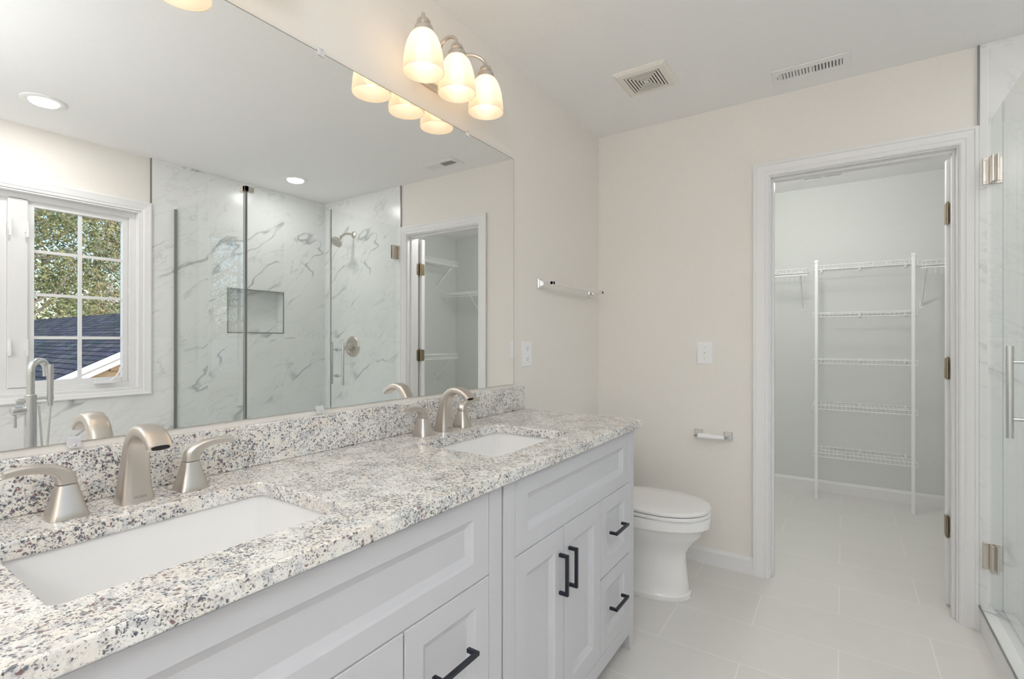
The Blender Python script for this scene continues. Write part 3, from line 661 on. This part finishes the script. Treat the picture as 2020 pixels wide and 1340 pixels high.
# ------------------------------------------------------------------ vanity light fixtures
def fixture(cx_, label):
    t = thing('vanity_light', (cx_, 0, 2.17), label, 'wall light', 'three-shade vanity lights')
    bm = bmesh.new(); loft(bm, [[(cx_+u, yy, 2.168+v) for u, v in sq(hw, hh, 40, 5)] for yy, hw, hh in ((-.0005, .120, .056), (-.010, .120, .056), (-.014, .113, .049), (-.020, .108, .044), (-.026, .094, .030))])
    obj('backplate', bm, 'nickel', t, smooth=30)
    for dx in (-.165, 0, .1665):
        x = cx_+dx; yS = -.129
        bm = bmesh.new(); r = .040
        xr_ = cx_+dx*.52
        pts = [(xr_, -.024, 2.180), (xr_, -.034, 2.192), (xr_, -.043, 2.210), (xr_, -.048, 2.227)]+[(xr_+(x-xr_)*(1-math.cos(PI*i/12))/2, -.0885+.0405*math.cos(PI*i/12), 2.230+.038*math.sin(PI*i/12)) for i in range(13)]+[(x, yS, 2.218)]
        tube(bm, pts, .0062, 12); lathe(bm, [(.014, -.024), (.014, -.030), (.008, -.034)], (xr_, 0, 2.182), 'y', 18)
        arm = obj('arm', bm, 'nickel', t, smooth=True)
        bm = bmesh.new(); lathe(bm, [(.0005, 2.232), (.010, 2.231), (.018, 2.227), (.022, 2.221), (.0225, 2.213), (.020, 2.210), (.024, 2.207), (.030, 2.202), (.0315, 2.194), (.031, 2.186), (.028, 2.184), (.005, 2.184)], (x, yS, 0), n=28)
        obj('socket_cup', bm, 'nickel', arm, smooth=True)
        bm = bmesh.new()
        pr = [(.024, 2.190), (.034, 2.184), (.044, 2.171), (.053, 2.150), (.0595, 2.125), (.0635, 2.098), (.0655, 2.075), (.0665, 2.058)]
        lathe(bm, pr+[(r_2-.0022, z_) for r_2, z_ in reversed(pr)], (x, yS, 0), n=40, cap=False)
        sh_ = obj('lamp_shade', bm, 'shade', t, smooth=60, label='frosted bell glass shade')
        bm = bmesh.new(); lathe(bm, [(.0005, 2.090), (.014, 2.092), (.024, 2.100), (.028, 2.114), (.026, 2.130), (.018, 2.146), (.013, 2.160), (.013, 2.178)], (x, yS, 0), n=24)
        obj('bulb', bm, 'bulb', sh_, smooth=True)
    return t
fixture(1.3235, 'three-shade nickel wall light above the mirror, over the far sink')
fixture(.3975, 'three-shade nickel wall light reflected at the top edge, over the near sink')

# ------------------------------------------------------------------ recessed ceiling lights, added fill lights
def downlight(x, y, label, power):
    t = thing('recessed_light', (x, y, H), label, 'ceiling light', 'recessed ceiling lights')
    bm = bmesh.new(); lathe(bm, [(.092, H), (.092, H-.003), (.084, H-.007), (.064, H-.005), (.060, H-.001)], (x, y, 0), n=40, cap=False); obj('trim_ring', bm, 'vent', t, smooth=True)
    bm = bmesh.new(); lathe(bm, [(.0005, H-.0015), (.061, H-.0015), (.061, H-.0005), (.0005, H-.0005)], (x, y, 0), n=40, cap=False); obj('lens', bm, 'lens', t)
    area_light('downlight', (x, y, H-.012), .11, .11, power, (1, .98, .95), 'DISK')
downlight(.791, -2.217, 'recessed ceiling light beside the window', 7)
downlight(2.255, -2.285, 'recessed ceiling light inside the shower', 4)
def fill_point(name, loc, r, power, col):  # point light without a fixture, used for fill
    d = bpy.data.lights.new(name, 'POINT'); d.shadow_soft_size = r; d.energy = power; d.color = col
    o = bpy.data.objects.new(name, d); C.collection.objects.link(o); o.location = loc; return o
fill_point('rear_fill_point', (-.75, -1.35, 1.95), .12, 26, (.95, .98, 1))  # added fill behind the camera to brighten the ceiling, no lamp there
area_light('rear_fill_up', (-.60, -1.35, 1.75), .5, .5, 36, (.93, .97, 1), rot=(PI, 0, 0))  # added upward fill, lifts the ceiling by bounce; no real fixture
fill_point('closet_fill_point', (3.50, -1.0, H-.20), .08, 27, (1, .98, .95))  # unseen fill added to brighten the closet

# ------------------------------------------------------------------ ceiling vents
fa = thing('exhaust_fan', (2.295, -.470, H), 'square exhaust fan grille with nested slots in the ceiling above the toilet', 'exhaust fan')
fcx, fcy, fh = 2.297, -.470, .120
bm = bmesh.new()
def rect_loop(h, z): return [(fcx-h, fcy-h, z), (fcx+h, fcy-h, z), (fcx+h, fcy+h, z), (fcx-h, fcy+h, z)]
loft(bm, [rect_loop(fh, H), rect_loop(fh, H-.006), rect_loop(fh-.012, H-.014), rect_loop(.082, H-.016), rect_loop(.082, H-.006)], cap=False)
k = .078
while k > .016:
    loft(bm, [rect_loop(k, H-.0145), rect_loop(k, H-.016), rect_loop(k-.0080, H-.016), rect_loop(k-.0080, H-.0145)], close=True, cap=False); k -= .0135
box(bm, fcx-.0115, fcx+.0115, fcy-.0115, fcy+.0115, H-.016, H-.010)
obj('grille', bm, 'fan', fa)
obj('duct_shade_plate', B((fcx-.082, fcx+.082, fcy-.082, fcy+.082, H-.0128, H-.0005)), 'dark', fa)  # black plate that paints the shade seen through the grille slots
def register(xa, xb, ya, yb, label):
    """air register: long side along Y, slots across"""
    t = thing('air_vent', ((xa+xb)/2, (ya+yb)/2, H), label, 'air vent', 'white ceiling registers')
    w, l = xb-xa, yb-ya; z0, z1 = H-.001, H-.006
    ix0_, ix1_, iy0_, iy1_ = xa+w*.27, xb-w*.27, ya+l*.10, yb-l*.10
    bm = B((xa, ix0_, ya, yb, z1, z0), (ix1_, xb, ya, yb, z1, z0), (ix0_, ix1_, ya, iy0_, z1, z0), (ix0_, ix1_, iy1_, yb, z1, z0))
    ym_ = (ya+yb)/2; box(bm, ix0_, ix1_, ym_-.006, ym_+.006, z1, z0)
    obj('vent_frame', bm, 'vent', t, bev=.0012, seg=1)
    bm = bmesh.new()
    for a, b_, sg in ((iy0_, ym_-.006, 1), (ym_+.006, iy1_, -1)):
        n_ = 9
        for i in range(n_):
            y = a+(b_-a)*(i+.5)/n_; prism(bm, [(y-.0012-sg*.003, z1), (y+.0028-sg*.003, z1), (y+.0028+sg*.003, z0), (y-.0012+sg*.003, z0)], 'x', ix0_, ix1_)
    obj('louvres', bm, 'vent', t)
    obj('duct_shade_plate', B((ix0_, ix1_, iy0_, iy1_, H-.0012, H-.0002)), 'dark', t)  # black sheet in place of the shade between the louvres
    bm = B((xa+w*.46, xa+w*.54, yb-l*.075, yb-l*.055, z1-.004, z1)); obj('damper_lever', bm, 'screw', t)
register(2.555, 2.695, -1.272, -.968, 'white air register in the bathroom ceiling by the door wall')
register(4.335, 4.470, -1.262, -.968, 'white air register in the closet ceiling')

# ------------------------------------------------------------------ towel bar, paper holder, switch, outlet
def post_base(bm, c, ax, s, h=.024):
    """stepped square escutcheon; c = centre on the wall, s = direction off the wall"""
    steps = ((h, 0), (h, .006), (h*.82, .010), (h*.70, .012), (h*.45, .022), (h*.38, .028))
    rings = []
    for hh, d in steps:
        q = [(-hh, -hh), (hh, -hh), (hh, hh), (-hh, hh)]
        rings.append([(c[0]+a, c[1]+s*d, c[2]+b_) if ax == 'y' else (c[0]+s*d, c[1]+a, c[2]+b_) for a, b_ in q])
    loft(bm, rings)
tb = thing('towel_bar', (2.4, 0, 1.482), 'square chrome towel bar on the wall above the toilet', 'towel bar')
for x in (2.105, 2.690):
    bm = bmesh.new(); post_base(bm, (x, -.0005, 1.482), 'y', -1); box(bm, x-.009, x+.009, -.028, -.082, 1.4745, 1.4895); obj('bracket', bm, 'chrome', tb, bev=.001, seg=1)
obj('bar', B((2.096, 2.699, -.066, -.082, 1.4720, 1.4920)), 'chrome', tb, bev=.001, seg=1)
tp = thing('toilet_paper_holder', (L, -.665, .70), 'empty chrome toilet paper holder with white roller on the door wall', 'toilet paper holder')
for y in (-.590, -.740):
    bm = bmesh.new(); post_base(bm, (L-.0005, y, .700), 'x', -1, .022); box(bm, L-.075, L-.026, y-.008, y+.008, .693, .707); obj('bracket', bm, 'chrome', tp, bev=.001, seg=1)
bm = bmesh.new(); lathe(bm, [(.006, -.732), (.010, -.728), (.0115, -.700), (.0115, -.665), (.0135, -.664), (.0135, -.602), (.006, -.598)], (L-.067, 0, .698), 'y', 20); obj('roller', bm, 'plastic', tp, smooth=True)
sw = thing('light_switch', (L, -.6215, 1.1375), 'white toggle light switch plate on the door wall', 'light switch')
obj('switch_plate', B((L-.0055, L-.0003, -.582, -.661, 1.078, 1.197)), 'plastic', sw, bev=.002)
bm = B((L-.016, L-.005, -.6185, -.6245, 1.132, 1.142)); obj('toggle', bm, 'toggle', sw)
for z in (1.108, 1.167):
    bm = bmesh.new(); lathe(bm, [(.0028, L-.0065), (.0028, L-.005)], (0, -.6215, z), 'x', 10); obj('screw', bm, 'screw', sw)
ol = thing('wall_outlet', (1.985, 0, 1.140), 'white duplex wall outlet beside the mirror', 'outlet')
obj('cover_plate', B((1.946, 2.024, -.0055, -.0003, 1.081, 1.200)), 'plastic', ol, bev=.002)
for z in (1.1165, 1.1645):
    bm = bmesh.new(); loft(bm, [[(1.985+u, yy, z+v) for u, v in sq(.0165, .0145, 24, 3.2)] for yy in (-.005, -.0072)]); so = obj('socket', bm, 'plastic', ol)
    obj('slots', B((1.978, 1.980, -.0076, -.007, z-.002, z+.007), (1.990, 1.992, -.0076, -.007, z-.001, z+.006), (1.983, 1.987, -.0076, -.007, z-.009, z-.005)), 'dark', so)

# ------------------------------------------------------------------ toilet
TX = 2.392
to = thing('toilet', (TX, -.4, 0), 'white two-piece toilet with closed lid between vanity and door wall', 'toilet')
def egg(hw, yf, yb, z, n=40, e=2.15, split=.46):
    """outline: front tip at yf (negative), back at yb"""
    yc = yf+(yb-yf)*split; out = []
    for i in range(n):
        t = 2*PI*i/n; c_, s_ = math.cos(t), math.sin(t)
        ee = e if s_ < 0 else 3.0
        x = hw*math.copysign(abs(c_)**(2/ee), c_); y = (yc-yf)*s_ if s_ < 0 else (yb-yc)*math.copysign(abs(s_)**(2/ee), s_)
        out.append((TX+x, yc+y, z))
    return out
bm = bmesh.new()
S = [(0, .122, -.650, -.16), (.004, .124, -.653, -.158), (.022, .124, -.653, -.158), (.030, .117, -.645, -.165), (.06, .111, -.642, -.17), (.12, .107, -.634, -.18), (.18, .106, -.629, -.18), (.21, .110, -.632, -.17), (.24, .122, -.650, -.15), (.275, .142, -.676, -.13),
     (.305, .160, -.703, -.11), (.335, .171, -.720, -.09), (.340, .178, -.729, -.08), (.346, .183, -.736, -.07), (.388, .186, -.740, -.06), (.394, .183, -.737, -.062), (.395, .17, -.72, -.08)]
rings = [egg(hw, yf, yb, z) for z, hw, yf, yb in S]
loft(bm, rings); obj('bowl', bm, 'porc', to, smooth=34)
bm = bmesh.new(); loft(bm, [egg(.180, -.735, -.27, .3975), egg(.185, -.741, -.265, .400), egg(.185, -.741, -.265, .410), egg(.181, -.737, -.27, .4135)]); obj('seat', bm, 'porc', to, smooth=34)
bm = bmesh.new(); loft(bm, [egg(.178, -.733, -.26, .4165), egg(.183, -.739, -.255, .4185), egg(.184, -.740, -.255, .428), egg(.179, -.735, -.26, .4345), egg(.16, -.712, -.28, .4375), egg(.10, -.64, -.34, .4390)]); obj('lid', bm, 'porc', to, smooth=34)
for dx in (-.075, .075):
    bm = bmesh.new(); lathe(bm, [(.012, dx-.022), (.012, dx+.022)], (TX, -.250, .418), 'x', 16); obj('lid_hinge', bm, 'porc', to, smooth=True)
bm = bmesh.new(); loft(bm, [[(TX+u, -.118+v, z) for u, v in sq(a, b_, 32, 5)] for z, a, b_ in ((.395, .17, .08), (.42, .195, .092), (.72, .208, .098))]); obj('tank', bm, 'porc', to, smooth=34)
bm = bmesh.new(); loft(bm, [[(TX+u, -.118+v, z) for u, v in sq(a, b_, 32, 5)] for z, a, b_ in ((.721, .212, .101), (.745, .214, .103), (.752, .206, .096))]); obj('tank_lid', bm, 'porc', to, smooth=34)

# ------------------------------------------------------------------ closet wire shelving
WR = .0022
def shelf_mesh(ax, a0, a1, w0, wf, z, lip=.030, sp=.026):
    """ax: axis the shelf runs along; w0 wall side, wf front side; wires run front to back and bend down into the lip"""
    bm = bmesh.new()
    P = (lambda a, w, zz: (w, a, zz)) if ax == 'y' else (lambda a, w, zz: (a, w, zz))
    s = 1 if wf > w0 else -1
    for w, zz, r in ((w0, z, WR*1.3), (wf, z, WR*1.3), (wf, z-lip, WR*1.3), (w0+(wf-w0)*.5, z-.003, WR*1.3)):
        tube(bm, [P(a0, w, zz), P(a1, w, zz)], r, 6)
    n = int(abs(a1-a0)/sp); d = 1 if a1 > a0 else -1
    for i in range(n+1):
        a = a0+d*min(i*sp+.004, abs(a1-a0)-.002)
        tube(bm, [P(a, w0, z+.002), P(a, wf-s*.002, z+.002), P(a, wf, z-.002), P(a, wf, z-lip)], WR*.62, 4)
    return bm
tw = thing('wire_shelf_tower', (4.55, -1.36, 0), 'white five-tier wire shelf tower between two posts on the closet back wall', 'shelving')
for z in (1.770, 1.413, 1.062, .717, .359):
    s_ = obj('wire_shelf', shelf_mesh('y', -1.050, -1.676, CX-.012, 4.408, z), 'wire', tw)
    for y in (-1.10, -1.352, -1.63): obj('wall_clip', B((CX-.016, CX-.001, y-.006, y+.006, z-.022, z+.006)), 'plastic', s_)
for y in (-1.076, -1.649):
    bm = B((4.394, 4.406, y-.010, y+.010, .0005, 1.806), (4.390, 4.409, y-.012, y+.012, 1.792, 1.812), (4.390, 4.409, y-.012, y+.012, .0005, .012)); obj('post', bm, 'wire', tw, bev=.001, seg=1)
def wall_shelf(ax, a0, a1, w0, wf, z, label, braces, rod=True, hooks=True):
    P = (lambda a, w, zz: (w, a, zz)) if ax == 'y' else (lambda a, w, zz: (a, w, zz))
    t = thing('hanging_shelf', P((a0+a1)/2, w0, z), label, 'closet shelf', 'wire closet shelves')
    s = 1 if wf > w0 else -1
    obj('wire_deck', shelf_mesh(ax, a0, a1, w0+s*.010, wf, z), 'wire', t)
    if rod:
        bm = bmesh.new(); tube(bm, [P(a0, wf, z-.048), P(a1, wf, z-.048)], .0055, 10)
        tube(bm, [P(a0, wf, z-.030), P(a1, wf, z-.030)], .003, 6)
        if hooks:
            n = int(abs(a1-a0)/.034); d = 1 if a1 > a0 else -1
            for i in range(n+1):
                a = a0+d*(.012+i*.034)
                if abs(a-a0) < abs(a1-a0): tube(bm, [P(a, wf-s*.004, z-.048), P(a, wf-s*.006, z-.088), P(a, wf+s*.002, z-.092)], .0016, 4)
        obj('hanging_rod', bm, 'wire', t)
    for a in braces:
        bm = bmesh.new(); tube(bm, [P(a, wf-s*.004, z-.020), P(a+.0, w0+s*.006, z-.285)], .0058, 8)
        f = [P(a-.010, w0, z-.31), P(a+.010, w0+s*.004, z-.265)]; box(bm, f[0][0], f[1][0], f[0][1], f[1][1], f[0][2], f[1][2])
        br_ = obj('brace', bm, 'wire', t)
        bm = bmesh.new()
        c_ = P(a, w0, z-.295); lathe(bm, [(.0045, s*.004), (.0045, s*.0065)], (c_[0] if ax == 'y' else c_[0], c_[1], c_[2]), 'x' if ax == 'y' else 'y', 10); obj('screw', bm, 'screw', br_)
    return t
wall_shelf('y', -.02, -1.018, CX, 4.405, 1.755, 'white wire closet shelf with rod, left of the shelf tower', [-.972, -.30])
wall_shelf('y', -1.690, -2.715, CX, 4.405, 1.755, 'white wire closet shelf with rod, right of the shelf tower', [-1.722, -2.3])
wall_shelf('x', 2.96, 4.372, CY1, -2.430, 2.090, 'upper white wire shelf on the closet side wall, seen in the mirror', [4.318, 3.5], rod=True, hooks=False)
wall_shelf('x', 2.96, 4.372, CY1, -2.430, 1.045, 'lower white wire shelf on the closet side wall, seen in the mirror', [4.318, 3.5], rod=True, hooks=False)

# ------------------------------------------------------------------ outside: neighbouring roofs and trees
def quad_uv(me_name, quads, mat, parent, name, **kw):
    me = bpy.data.meshes.new(me_name); vs, fs, uvs = [], [], []
    for q, uv in quads:
        b_ = len(vs); vs += q; fs.append(list(range(b_, b_+len(q)))); uvs += uv
    me.from_pydata([tuple(v) for v in vs], [], fs); l = me.uv_layers.new(name='UVMap')
    for i, u in enumerate(uvs): l.data[i].uv = u
    return obj(name, me, mat, parent, **kw)
GZ = -3.0
structure('ground', B((-45, 50, WW-3, -70, GZ-.2, GZ)), 'grass')
hs = thing('neighbour_house', (3.84, -11, GZ), 'tan-sided house with dark shingled roof and white rake board outside', 'house')
xr, zr, sl, Yg, Yb = 3.84, 1.72, .5, -6.7, -16.2
xl = -.6; zl = zr-sl*(xr-xl); xrr = 7.5; zrr = zr-sl*(xrr-xr)
ln = math.hypot(xr-xl, zr-zl)
def roof_slab(x0, z0, x1, z1, ya, yb, th=.12):
    q = [((x0, ya, z0), (x1, ya, z1), (x1, yb, z1), (x0, yb, z0))]
    d = math.hypot(x1-x0, z1-z0); w = abs(yb-ya)
    top = [(list(q[0]), [(0, 0), (0, d), (w, d), (w, 0)])]
    bot = [([(x, y, z-th) for x, y, z in q[0]][::-1], [(0, 0), (w, 0), (w, d), (0, d)])]
    sides = []
    a = list(q[0])
    for i in range(4):
        p, r = a[i], a[(i+1) % 4]; sides.append(([p, r, (r[0], r[1], r[2]-th), (p[0], p[1], p[2]-th)], [(0, 0), (1, 0), (1, .1), (0, .1)]))
    return top+bot+sides
quad_uv('roof', roof_slab(xl, zl, xr, zr, Yg+.18, Yb, .07)+roof_slab(xrr, zrr, xr, zr, Yg+.18, Yb, .07), 'shingle', hs, 'roof')
bm = bmesh.new()
prism(bm, [(xl+.3, GZ), (xrr-.3, GZ), (xrr-.3, zrr+.15-.09), (xr, zr-.09), (xl+.3, zl+.15-.09)], 'y', Yg, Yb+.3)
for i in range(60):     # lap siding courses on the gable
    z = GZ+.115*i
    if z > zr-.4: break
    half = (zr-.24-z)/sl; a = max(xl+.3, xr-half); b_ = min(xrr-.3, xr+half)
    prism(bm, [(Yg-.01, z), (Yg+.018, z), (Yg-.002, z+.115), (Yg-.01, z+.115)], 'x', a, b_)
obj('siding_wall', bm, 'siding', hs)
bm = bmesh.new()
for a, za in ((xl, zl), (xrr, zrr)):
    for (t0, t1, yo) in ((-.07, -.17, .19), (-.01, -.085, .215)): prism(bm, [(a, za+t0), (xr, zr+t0), (xr, zr+t1), (a, za+t1)], 'y', Yg+.03, Yg+yo)
obj('rake_board', bm, 'trim', hs, label='white rake board')
# low wing with pale roof on the other side
hs2 = thing('garage_wing', (-6, -12, GZ), 'low pale-roofed wing seen reflected in the shower glass', 'house')
def roof_y(x0, x1, y0, z0, y1, z1, th=.12):
    q = [(x0, y0, z0), (x1, y0, z0), (x1, y1, z1), (x0, y1, z1)]; d = math.hypot(y1-y0, z1-z0); w = x1-x0
    o = [(q, [(0, 0), (w, 0), (w, d), (0, d)]), ([(x, y, z-th) for x, y, z in q][::-1], [(0, d), (w, d), (w, 0), (0, 0)])]
    for i in range(4):
        p, r = q[i], q[(i+1) % 4]; o.append(([p, r, (r[0], r[1], r[2]-th), (p[0], p[1], p[2]-th)], [(0, 0), (1, 0), (1, .1), (0, .1)]))
    return o
quad_uv('roof2', roof_y(-15, -1.6, -8.0, -1.35, -14.0, 1.32)+roof_y(-15, -1.6, -20.0, -1.35, -14.0, 1.32), 'shingle2', hs2, 'roof')
bm = bmesh.new(); prism(bm, [(-8.4, GZ), (-19.6, GZ), (-19.6, -1.32), (-14, 1.17), (-8.4, -1.32)], 'x', -14.6, -2.0); obj('siding_wall', bm, 'siding', hs2)

def tree(x, y, h, crown_r, seed, leaf, bark, label, nleaf=2600, lsize=.16, z0=.25, nb=38):
    rnd = random.Random(seed); t = thing('tree', (x, y, GZ), label, 'tree', None)
    bm = bmesh.new(); tips = []
    bend = rnd.uniform(-.4, .4)
    def P(k): return Vector((x+bend*k*k, y, GZ+h*k))
    tube(bm, [P(k/8) for k in range(9)], [.16*(1-k/9)+.015 for k in range(9)], 8)
    for i in range(nb):
        k = z0+(.97-z0)*i/nb; a = i*2.4+rnd.uniform(-.5, .5); ln = crown_r*(1.05-.55*abs(k-.45)-.5*max(0, k-.6))*rnd.uniform(.7, 1.1)
        d = Vector((math.cos(a), math.sin(a), rnd.uniform(.15, .75))).normalized(); p = P(k); pts = [p.copy()]; c_ = p.copy()
        for s in range(5):
            c_ = c_+d*ln/5; d = (d+Vector((rnd.uniform(-.25, .25), rnd.uniform(-.25, .25), rnd.uniform(-.1, .22)))).normalized(); pts.append(c_.copy())
            if s >= 1: tips.append(c_.copy())
        tube(bm, pts, [.05*(1-q/6.5) for q in range(6)], 5)
        for w in range(5):
            p2 = pts[rnd.randint(1, 5)]; d2 = Vector((rnd.uniform(-1, 1), rnd.uniform(-1, 1), rnd.uniform(-.2, 1))).normalized(); l2 = ln*rnd.uniform(.2, .45)
            m_ = p2+d2*l2*.5+Vector((rnd.uniform(-.1, .1), rnd.uniform(-.1, .1), .05)); e_ = p2+d2*l2
            tube(bm, [p2, m_, e_], [.018, .012, .006], 4, False); tips += [m_, e_]
    obj('trunk', bm, bark, t)
    if nleaf:
        vs, fs = [], []
        for i in range(nleaf):
            c_ = rnd.choice(tips)+Vector((rnd.gauss(0, .28), rnd.gauss(0, .28), rnd.gauss(0, .2)))
            u = Vector((rnd.uniform(-1, 1), rnd.uniform(-1, 1), rnd.uniform(-1, 1))).normalized(); v = u.cross(Vector((rnd.uniform(-1, 1), rnd.uniform(-1, 1), rnd.uniform(-1, 1)))).normalized()
            s = lsize*rnd.uniform(.5, 1.1); b_ = len(vs)
            vs += [c_-u*s*.5, c_+v*s*.22, c_+u*s*.5, c_-v*s*.22]; fs.append((b_, b_+1, b_+2, b_+3))
        me = bpy.data.meshes.new('foliage'); me.from_pydata([tuple(q) for q in vs], [], fs); obj('foliage', me, leaf, t)
    return t
tree(4.6, -19.6, 9.0, 2.6, 1, 'leaf', 'bark2', 'leafy green tree outside the window, behind the dark roof at its left', 16000, .16)
tree(8.6, -25.4, 11.0, 3.0, 2, 'leaf2', 'bark2', 'olive-leaved tree outside the window, behind the dark roof at its right', 16000, .16)
tree(10.5, -34.5, 14.0, 4.4, 4, 'leaf', 'bark', 'tall dark green tree farthest behind outside the window', 9000, .24)
tree(-11.4, -30.5, 10.4, 2.6, 21, 'leaf', 'bark2', 'rounded green tree reflected in the shower glass', 4200, .2, .12, 34)
tree(-8.6, -23.4, 7.6, 2.3, 22, 'leaf', 'bark2', 'bare tree reflected in the shower glass, right of the rounded tree', 0, .2, .06, 36)
tree(-14.0, -24.4, 7.6, 2.3, 23, 'leaf', 'bark2', 'bare tree reflected in the shower glass, left of the rounded tree', 0, .2, .06, 36)
